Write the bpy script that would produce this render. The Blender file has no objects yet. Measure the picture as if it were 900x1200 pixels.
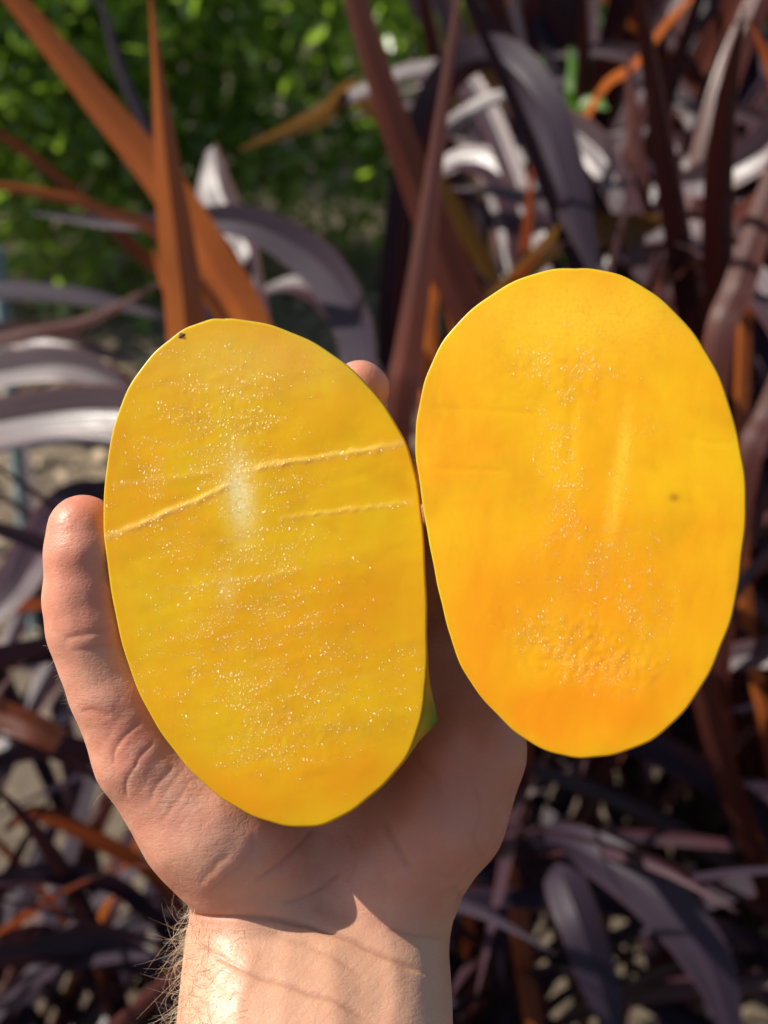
import bpy, math, random
import numpy as np
from mathutils import Vector, Matrix, Euler

rng = np.random.default_rng(7)
random.seed(7)
scene = bpy.context.scene
COL = scene.collection

# ------------------------------------------------------------------ camera
F = 1800.0                      # focal length in photo pixels (900 wide)
D0 = 0.36                       # distance lens - mango faces
PITCH = 24.0
cam_d = bpy.data.cameras.new('camera')
cam = bpy.data.objects.new('camera', cam_d); COL.objects.link(cam)
cam.location = (0, 0, 1.15)
cam.rotation_euler = (math.radians(90 - PITCH), 0, 0)
cam_d.sensor_fit = 'HORIZONTAL'; cam_d.sensor_width = 24.0; cam_d.lens = 48.0
cam_d.clip_start = 0.02; cam_d.clip_end = 2000
cam_d.dof.use_dof = True; cam_d.dof.focus_distance = 0.362; cam_d.dof.aperture_fstop = 12.5
scene.camera = cam
CM = Matrix.Translation(cam.location) @ Euler(cam.rotation_euler).to_matrix().to_4x4()

# ------------------------------------------------------------------ sky + sun
S_cam = Vector((-0.74, 0.62, 0.17)).normalized()       # towards the sun, in camera axes
S_w = (CM.to_3x3() @ S_cam).normalized()
ELEV = math.asin(S_w.z); AZ = math.atan2(S_w.x, S_w.y)
world = bpy.data.worlds.new('World'); scene.world = world; world.use_nodes = True
wn = world.node_tree; bg = wn.nodes['Background']
sky = wn.nodes.new('ShaderNodeTexSky'); sky.sky_type = 'NISHITA'; sky.sun_disc = False
sky.sun_elevation = ELEV; sky.sun_rotation = AZ
sky.air_density = 1.0; sky.dust_density = 1.5; sky.ozone_density = 1.0
wn.links.new(sky.outputs[0], bg.inputs[0]); bg.inputs[1].default_value = 0.095
sun_d = bpy.data.lights.new('sun', 'SUN'); sun_d.energy = 5.0; sun_d.angle = math.radians(0.53)
sun_d.color = (1.0, 0.93, 0.82)
sun = bpy.data.objects.new('sun', sun_d); COL.objects.link(sun)
sun.rotation_euler = S_w.to_track_quat('Z', 'Y').to_euler(); sun.location = (-3, -1, 5)
vs = scene.view_settings
vs.view_transform = 'Standard'; vs.look = 'None'; vs.exposure = 0.5; vs.gamma = 1.0; vs.use_curve_mapping = False
scene.cycles.max_bounces = 6; scene.cycles.diffuse_bounces = 3; scene.cycles.glossy_bounces = 2; scene.cycles.transmission_bounces = 3; scene.cycles.transparent_max_bounces = 4
scene.cycles.caustics_reflective = False; scene.cycles.caustics_refractive = False
scene.cycles.sample_clamp_indirect = 4.0

# ------------------------------------------------------------------ helpers
def W(px, py, d):               # photo pixel + depth (m) -> world point
    return CM @ Vector(((px - 450) / F * d, (600 - py) / F * d, -d))
CMI = CM.inverted()
def depth_of(p):
    return -(CMI @ Vector(p)).z

def mesh_obj(name, verts, faces, mat=None, parent=None, smooth=True, uv=None):
    me = bpy.data.meshes.new(name)
    me.from_pydata([tuple(v) for v in verts], [], [tuple(int(i) for i in f) for f in faces])
    me.update()
    if smooth: me.polygons.foreach_set('use_smooth', np.ones(len(me.polygons), bool))
    if uv is not None:
        l = me.uv_layers.new(name='UVMap')
        idx = np.zeros(len(me.loops), np.int32); me.loops.foreach_get('vertex_index', idx)
        l.data.foreach_set('uv', np.asarray(uv, np.float32)[idx].ravel())
    if mat: me.materials.append(mat)
    o = bpy.data.objects.new(name, me); COL.objects.link(o)
    if parent: o.parent = parent
    return o
def set_attr(o, name, arr):
    a = o.data.attributes.new(name, 'FLOAT', 'POINT'); a.data.foreach_set('value', np.asarray(arr, np.float32).ravel())
def tag(o, label=None, cat=None, group=None, kind=None):
    if label: o['label'] = label
    if cat: o['category'] = cat
    if group: o['group'] = group
    if kind: o['kind'] = kind
    return o
def empty(name, loc=(0, 0, 0)):
    o = bpy.data.objects.new(name, None); COL.objects.link(o); o.location = loc; o.empty_display_size = 0.05
    return o
def catmull(pts, n, closed=False):
    P = np.asarray(pts, float); m = len(P)
    if closed:
        idx = lambda i: P[i % m]; segs = m
    else:
        idx = lambda i: P[i] if 0 <= i < m else (2 * P[0] - P[1] if i < 0 else 2 * P[-1] - P[-2]); segs = m - 1
    out = []
    ts = np.linspace(0, segs, n, endpoint=not closed)
    for t in ts:
        i = min(int(t), segs - 1); u = t - i
        p0, p1, p2, p3 = idx(i - 1), idx(i), idx(i + 1), idx(i + 2)
        out.append(0.5 * (2 * p1 + (p2 - p0) * u + (2 * p0 - 5 * p1 + 4 * p2 - p3) * u * u + (3 * p1 - p0 - 3 * p2 + p3) * u ** 3))
    return np.array(out)
def sstep(a, b, x):
    t = np.clip((x - a) / (b - a), 0, 1); return t * t * (3 - 2 * t)
def poly_dist(px, py, pts):      # distance (px) of points to a polyline, and parameter 0..1
    best = np.full(px.shape, 1e9); par = np.zeros(px.shape)
    pts = np.asarray(pts, float); n = len(pts) - 1
    for i in range(n):
        ax, ay = pts[i]; bx, by = pts[i + 1]
        dx, dy = bx - ax, by - ay; L = dx * dx + dy * dy + 1e-9
        t = np.clip(((px - ax) * dx + (py - ay) * dy) / L, 0, 1)
        d = np.hypot(px - ax - t * dx, py - ay - t * dy)
        m = d < best; best[m] = d[m]; par[m] = ((i + t) / n)[m]
    return best, par
_tab = rng.random((256, 256))
def vnoise(x, y):                # smooth 2-D value noise for arrays
    xi = np.floor(x).astype(int); yi = np.floor(y).astype(int)
    u = x - xi; v = y - yi; u = u * u * (3 - 2 * u); v = v * v * (3 - 2 * v)
    g = lambda a, b: _tab[a & 255, b & 255]
    return (g(xi, yi) * (1 - u) + g(xi + 1, yi) * u) * (1 - v) + (g(xi, yi + 1) * (1 - u) + g(xi + 1, yi + 1) * u) * v

# ------------------------------------------------------------------ materials
class NT:
    def __init__(s, name):
        s.m = bpy.data.materials.new(name); s.m.use_nodes = True; s.t = s.m.node_tree
        s.b = s.t.nodes['Principled BSDF']; s.out = s.t.nodes['Material Output']
    def n(s, typ, **kw):
        nd = s.t.nodes.new(typ)
        for k, v in kw.items(): setattr(nd, k, v)
        return nd
    def l(s, a, b): s.t.links.new(a, b)
    def put(s, sock, v):
        if hasattr(v, 'is_linked') or hasattr(v, 'links'): s.l(v, sock)
        else: sock.default_value = v
    def coord(s, kind='Object'): return s.n('ShaderNodeTexCoord').outputs[kind]
    def mapping(s, vec, scale=(1, 1, 1), rot=(0, 0, 0)):
        m = s.n('ShaderNodeMapping'); s.l(vec, m.inputs[0]); m.inputs['Scale'].default_value = scale; m.inputs['Rotation'].default_value = rot
        return m.outputs[0]
    def noise(s, vec, scale, detail=3, rough=0.5, dist=0.0):
        n = s.n('ShaderNodeTexNoise'); s.l(vec, n.inputs['Vector']); n.inputs['Scale'].default_value = scale
        n.inputs['Detail'].default_value = detail; n.inputs['Roughness'].default_value = rough; n.inputs['Distortion'].default_value = dist
        return n.outputs[0]
    def voro(s, vec, scale, feat='F1', out='Distance'):
        n = s.n('ShaderNodeTexVoronoi'); n.feature = feat; s.l(vec, n.inputs['Vector']); n.inputs['Scale'].default_value = scale
        return n.outputs[out]
    def mix(s, fac, a, b, blend='MIX'):
        n = s.n('ShaderNodeMix', data_type='RGBA', blend_type=blend)
        s.put(n.inputs[0], fac)
        for k, v in ((6, a), (7, b)):
            if isinstance(v, tuple): n.inputs[k].default_value = (*v[:3], 1)
            else: s.l(v, n.inputs[k])
        return n.outputs[2]
    def math(s, op, a, b=None, clamp=False):
        n = s.n('ShaderNodeMath', operation=op, use_clamp=clamp)
        s.put(n.inputs[0], a)
        if b is not None: s.put(n.inputs[1], b)
        return n.outputs[0]
    def rng(s, v, a, b, c=0.0, d=1.0):
        n = s.n('ShaderNodeMapRange'); n.interpolation_type = 'SMOOTHSTEP'
        s.l(v, n.inputs[0])
        for i, k in enumerate((a, b, c, d)): s.put(n.inputs[1 + i], k)
        return n.outputs[0]
    def attr(s, name): return s.n('ShaderNodeAttribute', attribute_name=name).outputs['Fac']
    def bump(s, h, strength, dist, normal=None):
        n = s.n('ShaderNodeBump'); s.l(h, n.inputs['Height']); s.put(n.inputs['Strength'], strength); n.inputs['Distance'].default_value = dist
        if normal is not None: s.l(normal, n.inputs['Normal'])
        return n.outputs[0]

def flesh_mat(name, c_main, c_orange, c_pale, tilt):
    t = NT(name); co = t.coord(); b = t.b
    stretched = t.mapping(co, (90, 200, 60), (0, 0, tilt))
    n1 = t.noise(co, 28, 4, 0.55); n2 = t.noise(stretched, 1.0, 4, 0.6); n3 = t.noise(co, 380, 3, 0.6)
    n0 = t.noise(co, 70, 3, 0.5)
    c = t.mix(t.rng(n1, 0.35, 0.68), c_main, tuple(0.35 * m + 0.65 * o for m, o in zip(c_main, c_orange)))
    c = t.mix(t.math('MULTIPLY', t.rng(n0, 0.5, 0.75), 0.6), c, (c_main[0] * 0.82, c_main[1] * 0.72, c_main[2] * 0.6))
    c = t.mix(t.math('MULTIPLY', t.rng(t.noise(t.mapping(co, (130, 45, 60), (0, 0, tilt)), 1.0, 3, 0.6), 0.5, 0.75), 0.4), c, (c_main[0], c_main[1] * 1.1, c_main[2] * 1.5))
    c = t.mix(t.math('MULTIPLY', t.rng(n2, 0.45, 0.75), 0.16), c, c_orange)
    c = t.mix(t.attr('orange'), c, c_orange)
    pn = t.math('MULTIPLY', t.attr('pale'), t.rng(t.noise(co, 1100, 3, 0.7), 0.2, 0.6))
    c = t.mix(pn, c, c_pale)
    c = t.mix(t.attr('spot'), c, (0.35, 0.10, 0.004))
    t.l(c, b.inputs['Base Color'])
    b.inputs['Subsurface Weight'].default_value = 0.6; b.inputs['Subsurface Radius'].default_value = (1.0, 0.55, 0.08)
    b.inputs['Subsurface Scale'].default_value = 0.005
    wet = t.attr('wet')
    t.l(t.rng(t.math('ADD', t.math('MULTIPLY', n3, 0.5), t.math('MULTIPLY', wet, 0.35)), 0.1, 0.7, 0.5, 0.28), b.inputs['Roughness'])
    b.inputs['Specular IOR Level'].default_value = 0.2
    h1 = t.bump(n2, 0.07, 0.0005)
    h2 = t.bump(n3, 0.05, 0.0004, h1)
    t.l(h2, b.inputs['Normal'])
    # juice film: tiny wet beads that only the clear coat sees
    wob = t.n('ShaderNodeVectorMath', operation='ADD'); t.l(co, wob.inputs[0])
    nz = t.n('ShaderNodeTexNoise'); t.l(co, nz.inputs['Vector']); nz.inputs['Scale'].default_value = 500
    sc_ = t.n('ShaderNodeVectorMath', operation='SCALE'); t.l(nz.outputs['Color'], sc_.inputs[0]); sc_.inputs['Scale'].default_value = 0.0012
    t.l(sc_.outputs[0], wob.inputs[1]); wv = wob.outputs[0]
    vn = t.n('ShaderNodeTexVoronoi'); t.l(t.mapping(wv, (1.15, 0.8, 1.0), (0, 0, tilt * 0.5)), vn.inputs['Vector']); vn.inputs['Scale'].default_value = 950; vn.voronoi_dimensions = '2D'
    keep = t.n('ShaderNodeSeparateXYZ'); t.l(vn.outputs['Color'], keep.inputs[0])
    sel = t.math('LESS_THAN', keep.outputs[0], t.math('MULTIPLY', wet, 0.9))
    dome = t.math('MULTIPLY', t.rng(vn.outputs['Distance'], 0.0, t.math('ADD', 0.22, t.math('MULTIPLY', t.math('POWER', keep.outputs[1], 1.6), 0.45)), 1.0, 0.0), sel)
    c1 = t.bump(dome, 1.0, 0.00060)
    c2 = t.bump(t.noise(t.mapping(co, (1.0, 1.6, 1), (0, 0, tilt)), 1300, 3, 0.6), t.math('MULTIPLY', wet, 0.9), 0.00035, c1)
    b.inputs['Coat Roughness'].default_value = 0.27; b.inputs['Coat IOR'].default_value = 1.6
    t.l(t.math('ADD', t.math('MULTIPLY', wet, 0.5), t.rng(dome, 0.0, 0.12), True), b.inputs['Coat Weight'])
    t.l(c2, b.inputs['Coat Normal'])
    return t.m
def peel_mat():
    t = NT('mango_peel'); co = t.coord(); b = t.b
    n = t.noise(co, 22, 4); g = t.math('ADD', t.math('MULTIPLY', t.attr('green'), 1.0), t.rng(n, 0.5, 0.9, 0, 0.35), True)
    c = t.mix(g, (0.62, 0.36, 0.02), (0.10, 0.22, 0.015))
    sp = t.rng(t.voro(co, 420), 0.08, 0.16, 0.45, 0.0)
    c = t.mix(sp, c, (0.5, 0.42, 0.12))
    t.l(c, b.inputs['Base Color']); b.inputs['Roughness'].default_value = 0.35
    b.inputs['Subsurface Weight'].default_value = 0.25; b.inputs['Subsurface Scale'].default_value = 0.003
    t.l(t.bump(t.noise(co, 700, 2), 0.2, 0.0003), b.inputs['Normal'])
    return t.m
def plain(name, col, rough=0.6, nscale=200, var=0.3):
    t = NT(name); co = t.coord()
    c = t.mix(t.noise(co, nscale, 4), tuple(x * (1 - var) for x in col), tuple(min(1, x * (1 + var)) for x in col))
    t.l(c, t.b.inputs['Base Color']); t.b.inputs['Roughness'].default_value = rough
    t.l(t.bump(t.noise(co, nscale * 3, 3), 0.3, 0.0005), t.b.inputs['Normal'])
    return t.m
def skin_mat():
    t = NT('skin'); co = t.coord(); b = t.b
    n1 = t.noise(co, 45, 4, 0.6); n2 = t.noise(co, 260, 3, 0.6)
    c = t.mix(t.rng(n1, 0.3, 0.75), (0.60, 0.305, 0.200), (0.55, 0.225, 0.150))
    c = t.mix(t.math('MULTIPLY', t.rng(n2, 0.45, 0.7), 0.35), c, (0.60, 0.36, 0.25))
    c = t.mix(t.attr('red'), c, (0.50, 0.150, 0.085))
    c = t.mix(t.attr('tan'), c, (0.58, 0.325, 0.20))
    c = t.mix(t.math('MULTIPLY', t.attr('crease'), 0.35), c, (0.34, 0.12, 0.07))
    t.l(c, b.inputs['Base Color'])
    b.inputs['Subsurface Weight'].default_value = 0.4; b.inputs['Subsurface Radius'].default_value = (1.0, 0.35, 0.2)
    b.inputs['Subsurface Scale'].default_value = 0.0045
    t.l(t.rng(n2, 0.3, 0.7, 0.40, 0.56), b.inputs['Roughness']); b.inputs['Specular IOR Level'].default_value = 0.45
    ang = math.radians(38)
    fine = t.noise(t.mapping(co, (260, 1500, 700), (0, 0, ang)), 1.0, 3, 0.6, 0.4)
    lines = t.voro(t.mapping(co, (420, 800, 600), (0, 0, math.radians(-30))), 1.0, 'DISTANCE_TO_EDGE')
    h = t.bump(n2, 0.18, 0.0006)
    h = t.bump(t.rng(lines, 0.0, 0.12), 0.16, 0.00018, h)
    h = t.bump(t.voro(co, 1500), 0.10, 0.0003, h)
    h = t.bump(fine, t.math('ADD', 0.12, t.math('MULTIPLY', t.attr('lined'), 0.38)), 0.00035, h)
    t.l(h, b.inputs['Normal'])
    return t.m

def leaf_mat(name, top, under_trans, edge, rough, trans_w, stripe=0.5, spec=0.5):
    t = NT(name); b = t.b
    uv = t.coord('UV'); oi = t.n('ShaderNodeObjectInfo').outputs['Random']
    off = t.n('ShaderNodeCombineXYZ'); t.l(t.math('MULTIPLY', oi, 37.0), off.inputs[0]); t.l(t.math('MULTIPLY', oi, 11.0), off.inputs[1])
    ad = t.n('ShaderNodeVectorMath', operation='ADD'); t.l(uv, ad.inputs[0]); t.l(off.outputs[0], ad.inputs[1])
    s1 = t.noise(t.mapping(ad.outputs[0], (15, 1.0, 1)), 1.0, 3, 0.6)
    s2 = t.noise(t.mapping(ad.outputs[0], (4, 5, 1)), 1.0, 3, 0.6)
    sep = t.n('ShaderNodeSeparateXYZ'); t.l(uv, sep.inputs[0])
    ed = t.rng(t.math('ABSOLUTE', t.math('SUBTRACT', sep.outputs[0], 0.5)), 0.40, 0.49, 0.0, 0.85)
    dark = tuple(x * 0.55 for x in top); lite = tuple(min(1, x * 1.6) for x in top)
    c = t.mix(s2, dark, lite); c = t.mix(t.math('MULTIPLY', t.rng(s1, 0.4, 0.7), stripe), c, lite)
    s3 = t.noise(t.mapping(ad.outputs[0], (1.0, 3.0, 1)), 1.0, 2)
    c = t.mix(t.rng(s3, 0.55, 0.75, 0.0, 0.6), c, edge)
    c = t.mix(ed, c, edge)
    t.l(c, b.inputs['Base Color'])
    t.l(t.rng(t.math('ADD', t.math('MULTIPLY', s2, 0.5), t.math('MULTIPLY', s1, 0.5)), 0.36, 0.62, rough - 0.13, rough + 0.2), b.inputs['Roughness'])
    b.inputs['Specular IOR Level'].default_value = spec
    bp = t.bump(s1, 0.5, 0.0012); t.l(bp, b.inputs['Normal'])
    tr = t.n('ShaderNodeBsdfTranslucent')
    tc = t.mix(s2, tuple(x * 0.6 for x in under_trans), under_trans); tc = t.mix(t.rng(s1, 0.38, 0.62, 0.0, 0.75), tc, (under_trans[0] * 0.45, under_trans[1] * 0.62, under_trans[2] * 0.4))
    t.l(tc, tr.inputs[0]); t.l(bp, tr.inputs['Normal'])
    mx = t.n('ShaderNodeMixShader'); mx.inputs[0].default_value = trans_w
    t.l(b.outputs[0], mx.inputs[1]); t.l(tr.outputs[0], mx.inputs[2]); t.l(mx.outputs[0], t.out.inputs[0])
    return t.m

M = {}
M['flesh_a'] = flesh_mat('mango_flesh_amber', (0.81, 0.50, 0.005), (0.83, 0.35, 0.003), (0.90, 0.74, 0.34), math.radians(-14))
M['flesh_b'] = flesh_mat('mango_flesh_golden', (0.84, 0.49, 0.004), (0.83, 0.31, 0.002), (0.95, 0.68, 0.06), math.radians(3))
M['peel'] = peel_mat()
M['stem'] = plain('dry_stem', (0.09, 0.045, 0.03), 0.8, 900, 0.5)
M['skin'] = skin_mat()
M['nail'] = plain('fingernail', (0.62, 0.36, 0.28), 0.25, 60, 0.1)
M['hair_sunlit'] = plain('hair_sunlit', (0.55, 0.42, 0.28), 0.3, 50, 0.2)  # pale colour paints the sun's white light on the hairs
M['hair_dark'] = plain('hair_dark', (0.07, 0.035, 0.02), 0.4, 50, 0.2)
M['purple'] = leaf_mat('leaf_purple', (0.030, 0.012, 0.019), (0.20, 0.03, 0.02), (0.085, 0.018, 0.018), 0.40, 0.06, 0.4, 0.5)
M['slate'] = leaf_mat('leaf_slate', (0.022, 0.014, 0.024), (0.12, 0.03, 0.03), (0.04, 0.02, 0.03), 0.46, 0.08, 0.4, 0.2)
M['maroon'] = leaf_mat('leaf_maroon', (0.060, 0.016, 0.013), (0.50, 0.10, 0.03), (0.14, 0.03, 0.015), 0.38, 0.32, 0.5, 0.3)
M['rust'] = leaf_mat('leaf_rust', (0.13, 0.036, 0.018), (0.80, 0.20, 0.05), (0.26, 0.04, 0.02), 0.36, 0.5, 0.7, 0.5)
M['olive'] = leaf_mat('leaf_olive', (0.070, 0.040, 0.018), (0.34, 0.15, 0.035), (0.05, 0.02, 0.02), 0.42, 0.30, 0.7, 0.4)
M['green'] = leaf_mat('leaf_green', (0.09, 0.22, 0.02), (0.45, 0.80, 0.05), (0.05, 0.12, 0.02), 0.35, 0.45, 0.3, 0.6)
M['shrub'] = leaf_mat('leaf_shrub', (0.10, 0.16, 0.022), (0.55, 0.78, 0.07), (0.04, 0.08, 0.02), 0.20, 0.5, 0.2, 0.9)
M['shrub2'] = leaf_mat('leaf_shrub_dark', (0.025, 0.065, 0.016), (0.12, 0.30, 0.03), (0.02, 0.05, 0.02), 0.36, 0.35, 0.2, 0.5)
M['yellow'] = leaf_mat('leaf_yellow', (0.45, 0.28, 0.03), (0.8, 0.5, 0.05), (0.3, 0.15, 0.02), 0.5, 0.4, 0.3, 0.3)
M['bark'] = plain('twig_bark', (0.10, 0.07, 0.045), 0.85, 120, 0.5)
M['litter'] = plain('dry_litter', (0.30, 0.22, 0.14), 0.8, 12, 0.75)
M['stake'] = plain('painted_stake', (0.16, 0.24, 0.25), 0.5, 60, 0.3)
def soil():
    t = NT('soil'); co = t.coord('Object')
    n = t.noise(co, 3, 6, 0.65); n2 = t.noise(co, 40, 5, 0.7)
    c = t.mix(n, (0.07, 0.05, 0.035), (0.22, 0.165, 0.11)); c = t.mix(t.rng(n2, 0.5, 0.8), c, (0.30, 0.24, 0.17))
    t.l(c, t.b.inputs['Base Color']); t.b.inputs['Roughness'].default_value = 0.95
    t.l(t.bump(n2, 0.8, 0.02), t.b.inputs['Normal']); return t.m
M['soil'] = soil()

# ------------------------------------------------------------------ ground
gx = np.concatenate([[-400, -60, -12], np.linspace(-4, 4, 90), [12, 60, 400]])
gy = np.concatenate([[-400, -60, -6], np.linspace(-1, 8, 100), [14, 60, 400]])
GX, GY = np.meshgrid(gx, gy, indexing='ij')
GZ = 0.06 * (vnoise(GX * 1.7 + 50, GY * 1.7 + 20) - 0.5) + 0.025 * (vnoise(GX * 9 + 10, GY * 9 + 90) - 0.5)
nx, ny = GX.shape
gf = [(i * ny + j, (i + 1) * ny + j, (i + 1) * ny + j + 1, i * ny + j + 1) for i in range(nx - 1) for j in range(ny - 1)]
ground = mesh_obj('ground', np.stack([GX.ravel(), GY.ravel(), GZ.ravel()], 1), gf, M['soil'])
tag(ground, kind='structure')

# ------------------------------------------------------------------ hand frame (cm: x right, y up, z to the lens)
HM = CM @ Matrix.Translation((0, 0, -D0))
def h(px, py, z=0.0):
    k = (D0 * 100 - z) / F
    return np.array([(px - 450) * k, (600 - py) * k, z])
def proj(v):                     # hand-frame cm -> photo px
    k = F / (D0 * 100 - v[:, 2])
    return 450 + v[:, 0] * k, 600 - v[:, 1] * k

# ------------------------------------------------------------------ mango halves
def mango(name, label, outline, cx, cy, cz, rot, depth, mat, feat, nub=None):
    """outline in photo px of the cut face; the face lies in a tilted plane through h(cx,cy,cz)"""
    O = h(cx, cy, cz); R = np.array(Euler(rot).to_matrix())
    def to_plane(px, py):
        a = np.array([0, 0, D0 * 100.0]); b = h(px, py, 0.0); d = b - a
        n = R[:, 2]; t = np.dot(O - a, n) / np.dot(d, n)
        return (R.T @ (a + t * d - O))[:2]
    nseg = 600
    out = np.array([to_plane(*p) for p in outline]); out = catmull(out, nseg, True)
    out *= (1 + 0.0022 * np.sin(np.arange(nseg) * 0.11) + 0.0015 * np.sin(np.arange(nseg) * 0.31 + 1))[:, None]
    cen = out.mean(0); rel = out - cen
    rings = np.concatenate([np.linspace(0.012, 0.96, 130), np.linspace(0.966, 1.0, 18)])
    V = np.concatenate([[np.append(cen, 0)]] + [np.column_stack([cen + rel * r, np.zeros(nseg)]) for r in rings])
    rr = np.concatenate([[0]] + [np.full(nseg, r) for r in rings])
    # features are placed with photo px of the flat face
    P3 = (R @ V.T).T + O; px, py = proj(P3)
    z, at = feat(px, py, rr, V)
    e = np.clip((rr - 0.992) / 0.008, 0, 1)
    V[:, 2] = z * (1 - 0.6 * sstep(0.9, 1.0, rr)) - 0.022 * (1 - np.sqrt(np.clip(1 - e ** 2, 0, 1)))
    faces = [(0, 1 + i, 1 + (i + 1) % nseg) for i in range(nseg)]
    for k in range(len(rings) - 1):
        a = 1 + k * nseg; b = a + nseg
        faces += [(a + i, b + i, b + (i + 1) % nseg, a + (i + 1) % nseg) for i in range(nseg)]
    root = empty(name)
    root.matrix_world = HM @ Matrix.Translation(Vector(O * 0.01)) @ Matrix(R.tolist()).to_4x4()
    fl = mesh_obj('flesh', V * 0.01, faces, mat, root)
    for k, a in at.items(): set_attr(fl, k, a)
    # peel: thin shell from the rim round the back
    ns = 200; st = nseg // ns; ro = rel[::st]
    prof = [(0.994, -0.05), (0.9985, -0.028), (1.002, -0.034), (1.004, -0.07), (1.006, -0.16)]
    for tt in np.linspace(0.09, 1, 26):
        a = tt * math.pi / 2
        prof.append((1.009 * math.cos(a) ** 0.72 if tt < 1 else 0.004, -0.1 - depth * math.sin(a) ** 1.15))
    PV, gr = [], []
    ang = np.arctan2(ro[:, 1], ro[:, 0])
    rlen = np.hypot(ro[:, 0], ro[:, 1])
    for (s, zz) in prof:
        sc = np.full(ns, s); g = np.zeros(ns)
        if nub:
            p = to_plane(*nub) - cen; na = math.atan2(p[1], p[0]); da = np.angle(np.exp(1j * (ang - na)))
            k = np.exp(-np.abs(da / 0.10) ** 1.4) * (float(sstep(-0.04, -0.42, np.float64(zz))) if zz > -0.42 else math.exp(-((zz + 0.42) / 0.45) ** 2))
            sc = sc + 0.10 * k * (s > 0.8); g = np.exp(-(da / 0.07) ** 2) * math.exp(-((zz + 0.55) / 0.35) ** 2)
        PV.append(np.column_stack([cen + ro * sc[:, None], np.full(ns, zz)])); gr.append(np.clip(1.6 * g, 0, 1) + 0.25 * (zz < -0.5) + 0.35 * (zz > -0.12))
    PV = np.concatenate(PV); gr = np.clip(np.concatenate(gr), 0, 1)
    pf = [(k * ns + i, (k + 1) * ns + i, (k + 1) * ns + (i + 1) % ns, k * ns + (i + 1) % ns) for k in range(len(prof) - 1) for i in range(ns)]
    pf = [f[::-1] for f in pf]
    pe = mesh_obj('peel', PV * 0.01, pf, M['peel'], root); set_attr(pe, 'green', gr)
    tag(root, label, 'mango', 'mango halves in the hand')
    return root, to_plane, R, O

def gauss(d, s): return np.exp(-(d / s) ** 2)
def blob(px, py, cx, cy, sx, sy, a=0.0):
    c, s = math.cos(a), math.sin(a); x = (px - cx) * c + (py - cy) * s; y = -(px - cx) * s + (py - cy) * c
    return np.exp(-((x / sx) ** 2 + (y / sy) ** 2))

def feat_left(px, py, rr, V):
    z = 0.02 * (1 - rr ** 2) + 0.022 * (vnoise(V[:, 0] * 0.9 + 3, V[:, 1] * 0.9 + 8) - .5) + 0.006 * (vnoise(V[:, 0] * 2.2 + 31, V[:, 1] * 4 + 8) - .5)
    skew = py + 0.24 * px
    z += 0.003 * (vnoise(skew / 9.0 + 5, px / 60.0 + 40) - .5) + 0.002 * (vnoise(px / 4 + 5, py / 4 + 40) - .5)
    jag = 3.0 * (vnoise(px / 7, py / 50) - .5) + 2.0 * (vnoise(px / 2.5 + 9, py / 50) - .5); rid = np.zeros(len(px))
    for pts, hgt, w, stepz in ([[(118, 632), (160, 616), (205, 597), (245, 580), (270, 568)], 0.026, 3.6, 0.014],
                        [[(288, 552), (330, 543), (380, 535), (430, 528), (474, 518)], 0.024, 3.4, 0.012],
                        [[(330, 607), (400, 598), (482, 589)], 0.013, 3.0, 0.005],
                        [[(135, 568), (190, 561), (250, 553)], 0.008, 3.0, 0.002],
                        [[(200, 690), (300, 677), (350, 668)], 0.005, 3.0, 0.0]):
        d, par = poly_dist(px, py + jag, pts); fade = np.clip(np.minimum(par, 1 - par) * 9, 0, 1)
        rid = np.maximum(rid, gauss(d, w * 1.3) * hgt / 0.026)
        z += 0.62 * hgt * gauss(d, w * (0.6 + 0.7 * vnoise(px / 13 + 2, py / 40))) * (0.55 + 0.45 * fade) * (0.15 + 1.5 * vnoise(px / 9 + 9, py / 30))
        yl = np.interp(px, [p[0] for p in pts], [p[1] for p in pts]); x0, x1 = pts[0][0], pts[-1][0]; inside = sstep(x0 - 5, x0 + 45, px) * sstep(x0 - 5, x0 + 45, x1 + x0 - px)
        z -= stepz * sstep(0, 4, yl - py) * np.exp(-np.clip(yl - py, 0, None) / 60) * inside
    z -= 0.008 * blob(px, py, 281, 590, 13, 55, -0.12)
    z += 0.007 * (vnoise(px / 5 + 77, py / 7 + 3) - .5) * (blob(px, py, 340, 860, 80, 45) + blob(px, py, 270, 480, 90, 60))
    orange = 0.75 * blob(px, py, 330, 925, 120, 42) + 0.55 * blob(px, py, 415, 700, 70, 60) + 0.5 * blob(px, py, 440, 900, 50, 40) + 0.35 * sstep(0.86, 1.0, rr) * (px < 330) - 0.0  # left-rim term paints the sun's glow through the edge; other orange is flesh
    orange *= 0.6 + 0.7 * vnoise(px / 30, py / 22)
    pale = 1.1 * blob(px, py, 281, 580, 15, 42, -0.10) + 0.25 * blob(px, py, 266, 690, 9, 20) + 0.16 * blob(px, py, 300, 420, 120, 40) + 0.22 * rid
    rows = sstep(0.40, 0.66, 0.6 * vnoise(skew / 8 + 11, px / 30 + 3) + 0.4 * vnoise(px / 9 + 5, py / 9 + 70))
    bead = 0.9 * blob(px, py, 255, 470, 75, 50) + 0.9 * blob(px, py, 250, 560, 90, 50) + 0.8 * blob(px, py, 290, 680, 95, 75) + 0.8 * blob(px, py, 300, 790, 110, 55) + 1.5 * blob(px, py, 330, 865, 62, 28, -0.2) + 0.5 * blob(px, py, 480, 780, 14, 30) + 0.25 * blob(px, py, 400, 830, 60, 60)
    bead = bead * (0.12 + rows) + 0.006 + 0.45 * rid
    wet = np.clip(1.7 * bead - 0.02, 0, 1)
    return z, dict(orange=np.clip(orange, 0, 1), pale=np.clip(pale, 0, 1), spot=np.zeros(len(px)), wet=wet, bead=bead)
feat_left.nb = 2300; feat_left.dir = 1.2

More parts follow.
